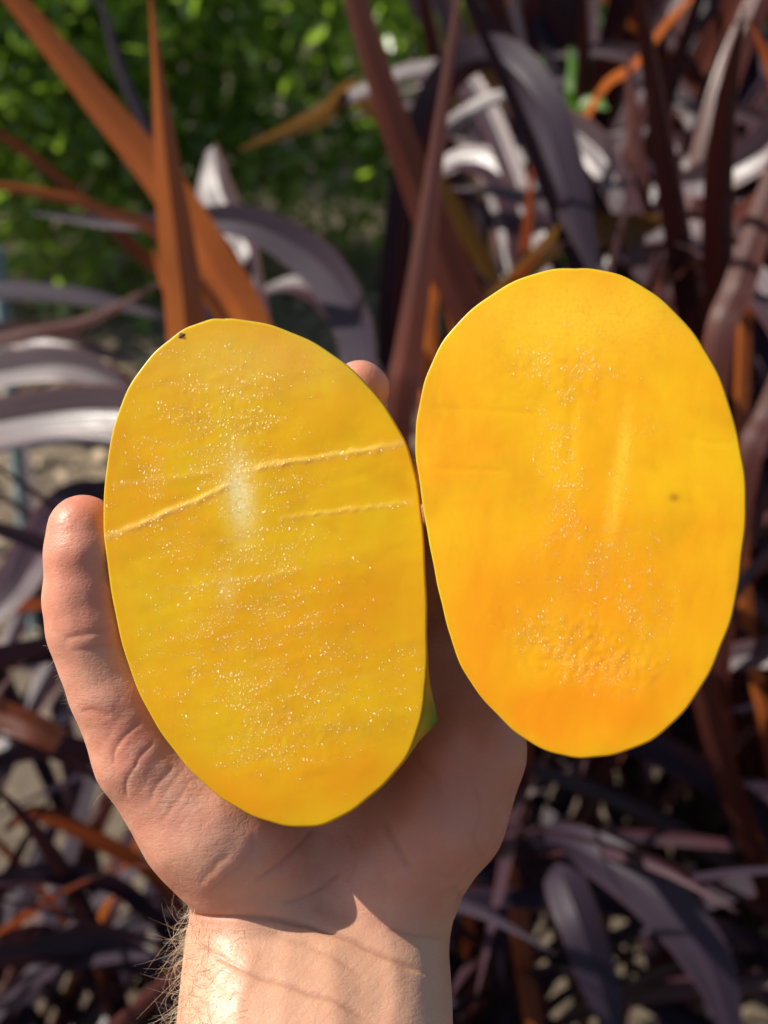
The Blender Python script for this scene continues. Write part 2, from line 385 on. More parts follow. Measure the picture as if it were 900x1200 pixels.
def feat_right(px, py, rr, V):
    z = 0.025 * (1 - rr ** 2) + 0.022 * (vnoise(V[:, 0] * 0.9 + 13, V[:, 1] * 0.9 + 28) - .5) + 0.005 * (vnoise(V[:, 0] * 4 + 31, V[:, 1] * 2 + 8) - .5)
    z += 0.002 * (vnoise(px / 4 + 55, py / 4 + 4) - .5)
    d, par = poly_dist(px, py, [(674, 455), (670, 500), (668, 570)]); z -= 0.009 * gauss(d, 7) * np.clip(np.minimum(par, 1 - par) * 5, 0, 1)
    for pts in ([(495, 478), (560, 480), (640, 486)], [(800, 512), (835, 519), (868, 521)], [(500, 548), (600, 552)]):
        d, par = poly_dist(px, py, pts); z -= 0.005 * gauss(d, 3.5) * np.clip(np.minimum(par, 1 - par) * 6, 0, 1)
    z += 0.008 * (vnoise(px / 6 + 7, py / 6 + 3) - .5) * (blob(px, py, 690, 765, 85, 38, 0.2) * 2.4 + blob(px, py, 650, 440, 80, 45))
    z -= 0.03 * blob(px, py, 680, 770, 70, 28, 0.3)
    orange = 1.0 * blob(px, py, 665, 830, 105, 40) + 0.5 * blob(px, py, 570, 700, 50, 90) + 0.45 * blob(px, py, 700, 600, 60, 120) + 0.35 * sstep(560, 800, py)
    orange *= 0.6 + 0.7 * vnoise(px / 28, py / 40)
    pale = 0.55 * blob(px, py, 733, 520, 9, 40, 0.05) + 0.45 * blob(px, py, 720, 590, 9, 50, 0.1) + 0.4 * blob(px, py, 680, 370, 130, 45)
    spot = 0.6 * blob(px, py, 790, 583, 6, 5)
    bead = 0.9 * blob(px, py, 660, 430, 50, 30) + 0.8 * blob(px, py, 655, 540, 22, 90) + 0.5 * blob(px, py, 690, 650, 60, 60) + 1.6 * blob(px, py, 655, 755, 45, 22, 0.5) + 1.6 * blob(px, py, 700, 785, 50, 18, 0.15) + 0.5 * blob(px, py, 760, 500, 20, 10) + 0.5 * blob(px, py, 750, 720, 40, 40)
    bead = bead * (0.1 + sstep(0.4, 0.7, vnoise(px / 10 + 3, py / 10 + 61))) + 0.008
    return z, dict(orange=np.clip(orange, 0, 1), pale=np.clip(pale, 0, 1), spot=spot, wet=np.clip(1.7 * bead - 0.02, 0, 1), bead=bead)
feat_right.nb = 900; feat_right.dir = 0.4

OUT_L = [(265, 374), (300, 378), (340, 389), (380, 409), (415, 437), (445, 470), (468, 505), (482, 540), (491, 590), (496, 640), (499, 700), (499, 750), (498, 800), (491, 850), (475, 888),
         (452, 915), (425, 940), (395, 960), (365, 968), (330, 966), (300, 958), (270, 942), (240, 918), (210, 887), (185, 853), (165, 815), (148, 770), (135, 720), (127, 670), (122, 620), (122, 580), (127, 530), (140, 480), (160, 440), (185, 409), (212, 388), (240, 377)]
OUT_R = [(680, 315), (720, 321), (760, 340), (795, 370), (825, 410), (848, 455), (864, 510), (872, 560), (873, 610), (868, 660), (860, 710), (845, 755), (825, 800), (795, 840), (760, 868), (720, 884), (685, 888), (650, 882),
         (615, 866), (585, 840), (556, 805), (536, 770), (523, 730), (514, 690), (506, 650), (498, 610), (491, 560), (487, 520), (490, 480), (500, 440), (520, 400), (550, 365), (590, 336), (635, 319)]
ml, planeL, RL, OL = mango('mango_half', 'amber mango half with knife ridges and pale streak, gripped by the thumb', OUT_L, 310, 670, 0.0,
              (math.radians(-4), math.radians(-5), 0), 2.4, M['flesh_a'], feat_left, nub=(514, 848))
mr, planeR, RR, OR = mango('mango_half', 'brighter golden mango half on the right, smooth cut face without ridges', OUT_R, 680, 600, 1.35,
              (math.radians(-4), math.radians(-12), 0), 3.3, M['flesh_b'], feat_right)
# dry stem remnant on the upper left rim of the amber half
sv, sf = [], []
c0 = np.append(planeL(213, 394), -0.12)
for k in range(5):
    for q in range(8):
        a = q * math.pi / 4; r = (0.13, 0.15, 0.12, 0.10, 0.03)[k] * (1 + 0.3 * rng.random())
        axis = np.array([-0.45, 0.75, 0.1]); u = np.array([0.85, 0.5, 0]); w = np.array([0, 0, 1.0])
        sv.append(c0 + axis * (-0.04 + 0.045 * k) + (u * math.cos(a) + w * math.sin(a)) * r)
for k in range(4):
    sf += [(k * 8 + q, k * 8 + (q + 1) % 8, (k + 1) * 8 + (q + 1) % 8, (k + 1) * 8 + q) for q in range(8)]
sf.append(tuple(range(32, 40)))
mesh_obj('stem', np.array(sv) * 0.01, sf, M['stem'], ml)

# ------------------------------------------------------------------ hand (one continuous surface from a signed distance field)
VOX = 0.10
lo = np.array([-9.0, -14.6, -6.4]); hi = np.array([6.8, 4.4, 3.4])
dims = np.ceil((hi - lo) / VOX).astype(int)
ax = [lo[i] + VOX * np.arange(dims[i], dtype=np.float32) for i in range(3)]
X, Y, Z = np.meshgrid(*[a.astype(np.float32) for a in ax], indexing='ij')
def cone(a, b, ra, rb, fz=1.0):
    ax_, ay_, az_ = [np.float32(q) for q in a]; d = np.asarray(b) - np.asarray(a)
    L = float(d @ d) + 1e-6
    t = np.clip(((X - ax_) * d[0] + (Y - ay_) * d[1] + (Z - az_) * d[2]) / L, 0, 1).astype(np.float32)
    dx = X - ax_ - t * d[0]; dy = Y - ay_ - t * d[1]; dz = (Z - az_ - t * d[2]) * np.float32(fz)
    return np.sqrt(dx * dx + dy * dy + dz * dz) - (np.float32(ra) + np.float32(rb - ra) * t)
def smin(a, b, k):
    if a is None: return b
    hh = np.clip(0.5 + 0.5 * (b - a) / k, 0, 1); return b + (a - b) * hh - k * hh * (1 - hh)
def chain(f, pts, k):
    g = None
    for (p, r), (q, s) in zip(pts[:-1], pts[1:]): g = smin(g, cone(p, q, r, s), 0.15)
    return smin(f, g, k)
f = None
# forearm and wrist
for (a, b, ra, rb) in ((h(305, 1105, -2.35), h(298, 1330, 0.9), 1.86, 2.0), (h(372, 1110, -2.55), h(368, 1330, 0.9), 2.0, 2.2), (h(440, 1108, -2.5), h(438, 1330, 0.8), 1.84, 1.98)):
    f = smin(f, cone(a, b, ra, rb), 0.5)
# metacarpals / palm plate
for (a, b, ra, rb) in ((h(325, 1050, -3.0), h(290, 720, -4.1), 1.45, 1.15), (h(375, 1050, -2.9), h(378, 680, -4.3), 1.5, 1.15),
                       (h(425, 1050, -2.9), h(465, 705, -4.2), 1.5, 1.1), (h(465, 1045, -2.8), h(545, 765, -3.7), 1.4, 1.05)):
    f = smin(f, cone(a, b, ra, rb), 0.7)
# hypothenar and thenar pads
f = chain(f, [(h(462, 1030, -2.2), 1.45), (h(520, 960, -2.1), 1.55), (h(545, 880, -2.3), 1.5), (h(560, 790, -3.0), 1.2)], 0.7)
f = chain(f, [(h(300, 1025, -2.2), 1.65), (h(235, 962, -1.75), 1.55), (h(176, 890, -1.65), 1.28)], 0.6)
f = smin(f, cone(h(268, 982, -1.7), h(250, 900, -2.1), 1.55, 1.35), 0.6)
f = smin(f, cone(h(250, 820, -3.4), h(200, 850, -2.4), 1.1, 1.1), 0.8)       # web towards the index finger
# thumb
f = chain(f, [(h(170, 885, -1.6), 1.25), (h(138, 810, -1.55), 1.12), (h(108, 735, -1.42), 1.12), (h(101, 700, -1.38), 1.07), (h(99, 650, -1.32), 0.99), (h(97, 623, -1.36), 0.89)], 0.3)
# fingers
FING = [[(h(290, 720, -4.1), 1.12), (h(345, 590, -3.9), 1.0), (h(392, 505, -3.5), 0.88), (h(421, 457, -2.9), 0.77)],
        [(h(378, 680, -4.3), 1.12), (h(510, 605, -4.0), 1.0), (h(598, 545, -3.3), 0.9), (h(650, 505, -2.8), 0.76)],
        [(h(465, 705, -4.2), 1.08), (h(590, 660, -3.9), 0.97), (h(670, 620, -3.2), 0.86), (h(720, 592, -2.8), 0.74)],
        [(h(545, 765, -3.7), 1.0), (h(640, 728, -3.4), 0.85), (h(700, 700, -2.9), 0.76), (h(738, 680, -2.5), 0.66)]]
for c in FING: f = chain(f, c, 0.28)
f = f.astype(np.float32)
def surface_nets(f):
    s = f < 0; nx, ny, nz = f.shape
    cor = [(i, j, k) for i in (0, 1) for j in (0, 1) for k in (0, 1)]
    cnt = sum(s[i:nx - 1 + i, j:ny - 1 + j, k:nz - 1 + k].astype(np.int8) for i, j, k in cor)
    act = (cnt > 0) & (cnt < 8); ci = np.argwhere(act); ids = -np.ones(act.shape, np.int32); ids[act] = np.arange(len(ci))
    acc = np.zeros((len(ci), 3)); num = np.zeros(len(ci))
    for a in cor:
        for dim in range(3):
            if a[dim]: continue
            b = list(a); b[dim] = 1
            fa = f[ci[:, 0] + a[0], ci[:, 1] + a[1], ci[:, 2] + a[2]]; fb = f[ci[:, 0] + b[0], ci[:, 1] + b[1], ci[:, 2] + b[2]]
            m = (fa < 0) != (fb < 0); t = np.where(m, fa / np.where(m, fa - fb, 1), 0)
            p = np.tile(np.array(a, float), (len(ci), 1)); p[:, dim] = t
            acc[m] += p[m]; num[m] += 1
    V = (ci + acc / num[:, None]) * VOX + lo
    Q = []
    for dim in range(3):
        sl0 = [slice(None)] * 3; sl1 = [slice(None)] * 3; sl0[dim] = slice(0, -1); sl1[dim] = slice(1, None)
        e = np.argwhere(s[tuple(sl0)] != s[tuple(sl1)]); ins = s[e[:, 0], e[:, 1], e[:, 2]]
        u, v = [(1, 2), (2, 0), (0, 1)][dim]
        ok = (e[:, u] > 0) & (e[:, v] > 0) & (e[:, u] < f.shape[u] - 1) & (e[:, v] < f.shape[v] - 1); e = e[ok]; ins = ins[ok]
        def cell(du, dv):
            c = e.copy(); c[:, u] -= du; c[:, v] -= dv; return ids[c[:, 0], c[:, 1], c[:, 2]]
        q = np.stack([cell(1, 1), cell(0, 1), cell(0, 0), cell(1, 0)], 1); q[~ins] = q[~ins][:, ::-1]; Q.append(q)
    Q = np.concatenate(Q); Q = Q[(Q >= 0).all(1)]
    return V, Q
HV, HQ = surface_nets(f); del X, Y, Z, f
tmp = mesh_obj('tmp', HV, HQ)
sm = tmp.modifiers.new('s', 'SMOOTH'); sm.factor = 0.5; sm.iterations = 4
ss = tmp.modifiers.new('d', 'SUBSURF'); ss.levels = 1; ss.render_levels = 1
dg = bpy.context.evaluated_depsgraph_get(); ev = tmp.evaluated_get(dg)
hm = bpy.data.meshes.new_from_object(ev, depsgraph=dg)
bpy.data.objects.remove(tmp)
n = len(hm.vertices); V = np.zeros(n * 3, np.float32); hm.vertices.foreach_get('co', V); V = V.reshape(-1, 3).astype(float)
N = np.zeros(n * 3, np.float32); hm.vertices.foreach_get('normal', N); N = N.reshape(-1, 3).astype(float)
px, py = proj(V); front = sstep(-0.1, 0.35, N[:, 2])
crease = np.zeros(n); dz = np.zeros(n)
CR = [  # px path, half width px, depth cm, bulge beside it
    ([(208, 1070), (240, 1074), (285, 1075), (330, 1078), (380, 1090), (430, 1110), (475, 1130), (515, 1148)], 4.5, 0.150, 0.06),
    ([(222, 1102), (255, 1120), (300, 1143), (350, 1160), (400, 1178), (445, 1202)], 5, 0.075, 0.03),
    ([(300, 1090), (350, 1105), (395, 1125), (430, 1150)], 5, 0.035, 0.02),
    ([(453, 1089), (485, 1095), (525, 1102)], 4, 0.050, 0.02),
    ([(372, 965), (352, 988), (330, 1008), (292, 1036)], 4, 0.060, 0.03),
    ([(272, 998), (250, 1018), (232, 1040)], 3, 0.02, 0.02),
    ([(400, 1018), (372, 1042), (325, 1062)], 4, 0.045, 0.02),
    ([(448, 955), (462, 985), (484, 1022)], 6, 0.060, 0.03),
    ([(552, 905), (562, 950), (555, 985), (574, 1012)], 4, 0.040, 0.02),
    ([(528, 1036), (540, 1050), (552, 1064)], 5, 0.045, 0.03),
    ([(470, 870), (500, 900), (520, 935)], 6, 0.045, 0.02),
    ([(172, 838), (150, 858), (134, 882), (133, 900)], 3, 0.04, 0.02),
    ([(183, 866), (163, 890), (147, 920), (150, 940)], 3, 0.04, 0.02),
    ([(205, 893), (188, 915), (170, 945)], 2.5, 0.02, 0.02),
    ([(225, 912), (208, 936), (185, 966)], 2.5, 0.015, 0.02),
    ([(130, 838), (112, 832), (92, 832)], 4, 0.030, 0.02),
    ([(135, 735), (105, 742), (70, 748)], 5, 0.050, 0.03),
    ([(138, 756), (110, 760), (78, 764)], 4, 0.030, 0.02),
    ([(300, 975), (290, 1000), (262, 1030), (240, 1050)], 3.5, 0.03, 0.01),
    ([(405, 970), (418, 1000), (405, 1035)], 4, 0.025, 0.01),
    ([(500, 690), (515, 686), (530, 682)], 3, 0.03, 0.01), ([(500, 708), (515, 704), (530, 700)], 3, 0.025, 0.01),
]
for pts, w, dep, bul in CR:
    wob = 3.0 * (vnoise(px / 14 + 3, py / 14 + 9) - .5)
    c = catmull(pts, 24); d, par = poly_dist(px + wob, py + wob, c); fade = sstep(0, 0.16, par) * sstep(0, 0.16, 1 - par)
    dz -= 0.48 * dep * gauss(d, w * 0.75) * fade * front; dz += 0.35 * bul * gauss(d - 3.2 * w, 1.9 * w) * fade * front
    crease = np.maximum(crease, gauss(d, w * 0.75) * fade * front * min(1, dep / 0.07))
# tendons, veins and soft lumps
for pts, w, hgt in (([(340, 1085), (335, 1140), (325, 1230)], 13, 0.03), ([(385, 1095), (390, 1150), (395, 1230)], 14, 0.035), ([(300, 1100), (280, 1180), (275, 1230)], 10, 0.02), ([(460, 1110), (465, 1170), (450, 1230)], 12, 0.03)):
    d, par = poly_dist(px, py, pts); dz += hgt * gauss(d, w) * front * sstep(0, 0.2, par)
dz += 0.10 * (vnoise(V[:, 0] * 0.8 + 5, V[:, 1] * 0.8 + V[:, 2] * 0.6 + 9) - .5) + 0.03 * (vnoise(V[:, 0] * 2.1 + 15, V[:, 1] * 2.1 + V[:, 2] + 9) - .5)
lined = np.clip(1.0 * blob(px, py, 205, 925, 60, 50) + 0.7 * blob(px, py, 130, 840, 60, 40) + 0.5 * blob(px, py, 85, 610, 45, 35) + 0.5 * blob(px, py, 350, 1150, 140, 60), 0, 1) * front
dz += 0.012 * lined * (vnoise((px * 0.78 + py * 0.62) / 4.2 + 3, (py * 0.78 - px * 0.62) / 26 + 8) - .5)
V += N * dz[:, None]
hm.vertices.foreach_set('co', (V * 0.01).astype(np.float32).ravel()); hm.update()
hm.polygons.foreach_set('use_smooth', np.ones(len(hm.polygons), bool))
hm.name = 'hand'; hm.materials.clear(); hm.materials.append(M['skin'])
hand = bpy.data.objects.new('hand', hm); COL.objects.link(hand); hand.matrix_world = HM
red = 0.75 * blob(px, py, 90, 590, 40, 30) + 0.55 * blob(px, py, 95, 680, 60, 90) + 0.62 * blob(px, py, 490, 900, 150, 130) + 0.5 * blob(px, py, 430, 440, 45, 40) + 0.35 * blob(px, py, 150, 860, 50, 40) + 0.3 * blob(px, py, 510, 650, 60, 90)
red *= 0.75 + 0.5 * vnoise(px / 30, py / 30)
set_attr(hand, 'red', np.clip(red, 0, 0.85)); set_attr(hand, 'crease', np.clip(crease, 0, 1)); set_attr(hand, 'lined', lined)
set_attr(hand, 'tan', 0.8 * sstep(1060, 1110, py))
tag(hand, 'left hand and hairy wrist, palm to the viewer, holding both mango halves', 'hand')

# thumbnail on the far side of the thumb
nv = []
ctr = h(97, 628, -1.35)
for i in range(9):
    for j in range(7):
        u = (i / 8 - .5); v = (j / 6 - .5); a = math.radians(246) + v * 1.3
        r = 0.955 * (1 - 0.10 * max(0, u) * 2)
        nv.append(ctr + np.array([math.cos(a) * r, u * 1.25 * (1 - 0.9 * v * v), math.sin(a) * r * 1.0]))
nf = [(i * 7 + j, i * 7 + j + 1, (i + 1) * 7 + j + 1, (i + 1) * 7 + j) for i in range(8) for j in range(6)]
nail = mesh_obj('fingernail', np.array(nv) * 0.01, nf, M['nail'], hand)
sd = nail.modifiers.new('t', 'SOLIDIFY'); sd.thickness = 0.0006; sd.offset = 0

# hairs: thin three-sided tubes rooted on the skin
def hairs(name, roots, dirs, lens, rad, mat, curl, seg=7):
    hv, hf = [], []
    for p, d, L in zip(roots, dirs, lens):
        d = d / np.linalg.norm(d); q = p.copy() - d * 0.03; bend = rng.normal(0, 1, 3) * curl
        k0 = len(hv)
        for s in range(seg + 1):
            t = s / seg; u = np.cross(d, [0.3, 0.2, 1.0]); u /= np.linalg.norm(u); w = np.cross(d, u); r = rad * (1 - 0.8 * t)
            for a in (0, 2.094, 4.189): hv.append(q + (u * math.cos(a) + w * math.sin(a)) * r)
            q = q + d * L / seg; d = d + bend * (L / seg) + np.array([0, -0.02, 0]); d /= np.linalg.norm(d)
        for s in range(seg):
            for a in range(3): hf.append((k0 + s * 3 + a, k0 + s * 3 + (a + 1) % 3, k0 + s * 3 + 3 + (a + 1) % 3, k0 + s * 3 + 3 + a))
    o = mesh_obj(name, np.array(hv) * 0.01, hf, mat, hand); tag(o, kind='stuff'); return o
def pick(mask, k):
    idx = np.flatnonzero(mask); return rng.choice(idx, k)
left = (N[:, 0] < -0.55)
i1 = pick(left & (py > 1062) & (py < 1290) & (px < 300), 380)
d1 = N[i1] * 0.8 + np.column_stack([rng.normal(-0.1, .35, len(i1)), rng.normal(-0.6, .6, len(i1)), rng.normal(0, .4, len(i1))])
hairs('hair', V[i1], d1, rng.uniform(0.6, 1.7, len(i1)), 0.0056, M['hair_sunlit'], 2.2, 12)
i2 = pick((N[:, 0] < -0.1) & (N[:, 2] > 0.05) & (py > 1085) & (py < 1230) & (px < 330), 380)
d2 = N[i2] * 0.25 + np.column_stack([rng.normal(-0.1, .5, len(i2)), rng.normal(-0.5, .4, len(i2)), rng.normal(0.0, .1, len(i2))])
hairs('hair', V[i2], d2, rng.uniform(0.2, 0.5, len(i2)), 0.0030, M['hair_dark'], 0.9)
i3 = pick(left & (py > 900) & (py < 1050) & (px < 230), 9)
i4 = pick(left & (py > 750) & (py < 830) & (px < 110), 34)
for ii, ln in ((i3, (0.25, 0.5)), (i4, (0.12, 0.3))):
    dd = N[ii] + rng.normal(0, .45, (len(ii), 3)) + [-0.2, 0.05, 0]
    hairs('hair', V[ii], dd, rng.uniform(*ln, len(ii)), 0.0036, M['hair_sunlit'], 1.0)

# ------------------------------------------------------------------ strap leaves
rng = np.random.default_rng(21); random.seed(21)
def strap(path, widths, mat, parent, side_hint=None, roll=0.0, fold=0.25, nseg=26, name='leaf', wave=0.0, shine=False):
    cl = np.array(cam.location)
    P = catmull(path, nseg + 1); wd = np.interp(np.linspace(0, 1, nseg + 1), np.linspace(0, 1, len(widths)), widths)
    T = np.gradient(P, axis=0); T /= np.linalg.norm(T, axis=1)[:, None]
    cl = np.array(cam.location)
    vs_, uv, fc = [], [], []; prev = None; ph = rng.random() * 6
    for i in range(nseg + 1):
        if shine == 'back':
            vv = cl - P[i]; vv /= np.linalg.norm(vv); s = np.cross(T[i], vv - 0.9 * np.array(S_w))
        elif shine:
            vv = cl - P[i]; vv /= np.linalg.norm(vv); s = np.cross(T[i], vv + np.array(S_w))
        elif side_hint is None: s = np.cross(T[i], P[i] - cl)
        else: s = np.cross(T[i], np.cross(side_hint, T[i])) if abs(np.dot(side_hint, T[i])) > .98 else side_hint - T[i] * np.dot(side_hint, T[i])
        s /= np.linalg.norm(s) + 1e-9
        if prev is not None and np.dot(s, prev) < 0: s = -s
        if prev is not None: s = 0.5 * s + 0.5 * prev; s -= T[i] * np.dot(s, T[i]); s /= np.linalg.norm(s)
        prev = s; nn = np.cross(s, T[i])
        r = roll + wave * math.sin(i * 0.5 + ph); s2 = s * math.cos(r) + nn * math.sin(r); n2 = np.cross(s2, T[i])
        for q, u in enumerate((-1, -.5, 0, .5, 1)):
            vs_.append(P[i] + s2 * u * wd[i] * 0.5 + n2 * (abs(u) * fold * wd[i] * 0.5)); uv.append((0.5 + 0.5 * u, i / nseg))
    for i in range(nseg):
        for q in range(4): fc.append((i * 5 + q, i * 5 + q + 1, (i + 1) * 5 + q + 1, (i + 1) * 5 + q))
    V = np.array(vs_) - np.array(parent.location)
    o = mesh_obj(name, V, fc, mat, parent, uv=uv); me = o.data
    ev = np.zeros(len(me.edges) * 2, np.int32); me.edges.foreach_get('vertices', ev); ev = ev.reshape(-1, 2)
    at = me.attributes.new('sharp_edge', 'BOOLEAN', 'EDGE'); at.data.foreach_set('value', (ev % 5 == 2).all(1))
    return o

PL_NOTE = 'purple strap-leaved plants behind the hand'
plants = {}
def plant(key, x, y, label):
    o = empty('strap_leaved_plant', (x, y, 0.0)); tag(o, label, 'plant', PL_NOTE); plants[key] = o
    return o
def grow(key, nleaf, L, w, el=(45, 82), stem=0.25, az=(0, 360), mats=('purple', 'slate', 'purple', 'slate', 'purple', 'slate', 'maroon', 'purple', 'maroon', 'slate', 'purple'), droop=(10, 75), zmin=0.62, glint=0.22):
    o = plants[key]; b = np.array(o.location)
    made = 0; tries = 0
    while made < nleaf and tries < nleaf * 6:
        tries += 1
        a = math.radians(random.uniform(*az)); e0 = random.uniform(*el); dr = random.uniform(*droop); ln = random.uniform(*L)
        z0 = random.uniform(0.02, stem); p = b + np.array([0.02 * math.cos(a), 0.02 * math.sin(a), z0]); pts = [p]
        tw = random.uniform(-25, 25)
        for s in range(8):
            e = math.radians(e0 - dr * ((s + .5) / 8) ** 1.4); aa = a + math.radians(tw) * s / 8
            p = p + np.array([math.cos(aa) * math.cos(e), math.sin(aa) * math.cos(e), math.sin(e)]) * ln / 8; pts.append(p)
        q = catmull(pts, 20)
        if min(depth_of(v) for v in q) < zmin: continue
        pv = [CMI @ Vector(v) for v in q]
        if any((abs(600 - v.y / -v.z * F - 600) < 700) and (450 + v.x / -v.z * F < 455) and (600 - v.y / -v.z * F < 425) for v in pv) and key not in ('far_left',): continue
        W0 = random.uniform(*w) * 0.68; gl = random.random() < glint
        side = np.array([-math.sin(a), math.cos(a), 0.0])
        strap(pts, [W0 * k for k in (0.35, 0.55, 0.8, 1.0, 1.0, 0.92, 0.75, 0.45, 0.02)], M[random.choice(mats)], o, side, random.uniform(-0.5, 0.5) if not gl else 0.0, random.uniform(0.2, 0.6) if not gl else 0.35, 18, wave=0.05, shine=gl)
        made += 1
    # short trunk at the base
    tv, tf = [], []
    for k in range(6):
        for q in range(8):
            an = q * math.pi / 4; r = 0.022 - 0.002 * k; tv.append((r * math.cos(an), r * math.sin(an), -0.03 + k * (stem + 0.04) / 5))
    for k in range(5): tf += [(k * 8 + q, k * 8 + (q + 1) % 8, k * 8 + 8 + (q + 1) % 8, k * 8 + 8 + q) for q in range(8)]
    mesh_obj('stem', tv, tf, M['bark'], o)

plant('a', -0.20, 1.02, 'strap-leaved plant behind the amber mango with tall rust-red upright blades at its left')
plant('b', 0.06, 1.05, 'strap-leaved plant between the mango halves with two dark red crossing blades')
plant('c', 0.30, 1.22, 'strap-leaved plant above the golden mango with a drooping dark purple leaf')
plant('d', 0.52, 1.05, 'strap-leaved plant at the right edge with mauve blades rising past the golden mango')
plant('e', -0.42, 0.95, 'strap-leaved plant at the left edge with pale shining leaves above the thumb')
plant('f', 0.26, 0.86, 'low strap-leaved plant at the lower right with two drooping grey-purple leaves')
plant('g', -0.34, 0.80, 'low dark strap-leaved plant at the lower left beside the wrist, coral leaf end')
plant('i', 0.62, 1.75, 'strap-leaved plant far back at the upper right corner')
plant('j', 0.22, 1.80, 'strap-leaved plant far back above the gap of the mango halves')
plant('m', 0.42, 1.45, 'strap-leaved plant behind the golden mango crown, leaves spilling both ways')
plant('n', 0.80, 1.35, 'strap-leaved plant reaching in from beyond the right edge, middle height')
plant('o', 0.10, 1.50, 'strap-leaved plant behind the dark red crossing blades')
plant('p', -0.60, 0.98, 'strap-leaved plant added beyond the left edge as a shade caster, tips behind the thumb')  # added, rooted out of view, to shade the leaves lower down
plant('q', -0.48, 0.70, 'low dense strap-leaved plant added at the lower left corner as a shade caster')  # extra plant put in to keep sun off the lower left leaves
plant('k', 0.02, 0.80, 'low strap-leaved plant hidden in shade behind the palm')
plant('l', 0.50, 0.84, 'low dark strap-leaved plant at the right edge below the golden mango')

grow('a', 22, (0.45, 0.7), (0.022, 0.036), (40, 75))
grow('b', 30, (0.5, 0.8), (0.024, 0.038), (50, 82))
grow('c', 62, (0.55, 0.9), (0.026, 0.042), (50, 84), 0.35)
grow('d', 62, (0.55, 0.9), (0.026, 0.042), (50, 84), 0.35)
grow('e', 34, (0.45, 0.72), (0.026, 0.042), (35, 78), 0.2)
grow('f', 34, (0.35, 0.55), (0.024, 0.036), (25, 70), 0.15, mats=('purple', 'slate', 'slate', 'purple', 'slate', 'slate', 'purple', 'slate', 'slate', 'purple', 'slate', 'maroon'), glint=0.06)
grow('g', 36, (0.35, 0.55), (0.024, 0.036), (25, 70), 0.15, mats=('purple', 'slate', 'slate', 'purple', 'slate', 'slate', 'purple', 'slate', 'slate', 'purple', 'slate', 'maroon'), glint=0.06)
grow('m', 60, (0.7, 1.1), (0.03, 0.05), (55, 86), 0.45)
grow('n', 44, (0.7, 1.1), (0.03, 0.05), (55, 86), 0.45, az=(90, 270))
grow('o', 50, (0.7, 1.05), (0.028, 0.045), (55, 86), 0.4)
grow('i', 64, (0.8, 1.25), (0.035, 0.055), (58, 87), 0.6, mats=('purple', 'slate', 'maroon', 'purple', 'slate', 'purple', 'rust', 'purple'))
grow('j', 64, (0.8, 1.2), (0.035, 0.055), (58, 87), 0.6, mats=('purple', 'slate', 'maroon', 'purple', 'slate', 'purple', 'olive', 'purple'))
grow('p', 34, (0.4, 0.6), (0.03, 0.045), (30, 66), 0.2)
grow('q', 44, (0.4, 0.62), (0.03, 0.042), (35, 78), 0.2, mats=('purple', 'slate', 'slate', 'purple', 'slate', 'slate', 'purple', 'slate', 'slate', 'purple', 'slate', 'maroon'), glint=0.06)
grow('k', 30, (0.3, 0.5), (0.022, 0.034), (20, 65), 0.12, mats=('purple', 'slate', 'slate', 'purple', 'slate', 'slate', 'purple', 'slate', 'slate', 'purple', 'slate', 'maroon'), glint=0.06)
grow('l', 34, (0.35, 0.6), (0.024, 0.036), (25, 70), 0.15, mats=('purple', 'slate', 'slate', 'purple', 'slate', 'slate', 'purple', 'slate', 'slate', 'purple', 'slate', 'maroon'), glint=0.06)

def key_leaf(key, mat, pts, widths, roll=0.0, fold=0.3, shine=False):
    """pts: (photo px, py, depth m) from base to tip; widths in photo px along pts"""
    o = plants[key]; pts = [(a, b, c * 1.3) for a, b, c in pts]; P = [np.array(W(*p)) for p in pts]
    wm = [w * p[2] / F for w, p in zip(widths, pts)]
    b = np.array(o.location) + [0, 0, 0.03]; off = (P[0] - b)[:2]; b[:2] += off * min(1, 0.10 / (np.linalg.norm(off) + 1e-6)); L = np.linalg.norm(P[0] - b)
    t1 = (P[1] - P[0]) / np.linalg.norm(P[1] - P[0]) * L * 0.9; t0 = np.array([0, 0, 0.45]) * L + 0.45 * (P[0] - b)
    pre = []
    for u in (0, .25, .5, .75):
        pre.append((2*u**3-3*u*u+1)*b + (u**3-2*u*u+u)*t0 + (-2*u**3+3*u*u)*P[0] + (u**3-u*u)*t1)
    P = pre + P; wm = [wm[0] * k for k in (0.5, 0.7, 0.85, 0.95)] + wm
    if shine is False and mat in ('rust', 'olive'): shine = 'back'
    if shine: roll = random.choice((-1, 1)) * random.uniform(0.1, 0.4)
    strap(P, wm, M[mat], o, None, roll, max(0.32, fold) if shine is True else fold, 44, shine=shine)
K = key_leaf
# upper left blades
K('a', 'rust', [(300, 400, .86), (245, 300, .84), (190, 215, .82), (110, 115, .80), (10, -8, .78), (-60, -90, .77)], [46, 50, 46, 36, 24, 4], 0.5)
K('a', 'rust', [(218, 395, .74), (207, 290, .73), (195, 190, .72), (184, 80, .71), (176, -10, .70)], [46, 44, 30, 12, 3], 0.2)
K('a', 'rust', [(208, 400, .82), (190, 330, .82), (178, 290, .82)], [20, 16, 3], 0.2)
K('a', 'slate', [(430, 460, .80), (415, 370, .83), (370, 305, .86), (290, 262, .885), (200, 262, .91), (120, 260, .935), (38, 250, .96)], [50, 54, 52, 40, 24, 16, 3], 0.0, 0.5, True)
K('a', 'maroon', [(290, 420, .95), (275, 340, .95), (265, 300, .95), (240, 250, .95)], [40, 36, 26, 4], 0.3)
K('e', 'maroon', [(230, 380, 1.0), (150, 290, .98), (60, 205, .96), (0, 160, .95), (-40, 140, .95)], [26, 26, 20, 18, 6], 0.9)
K('e', 'rust', [(210, 300, .9), (120, 246, .9), (60, 228, .9), (-10, 216, .9)], [20, 14, 14, 10], 0.3)
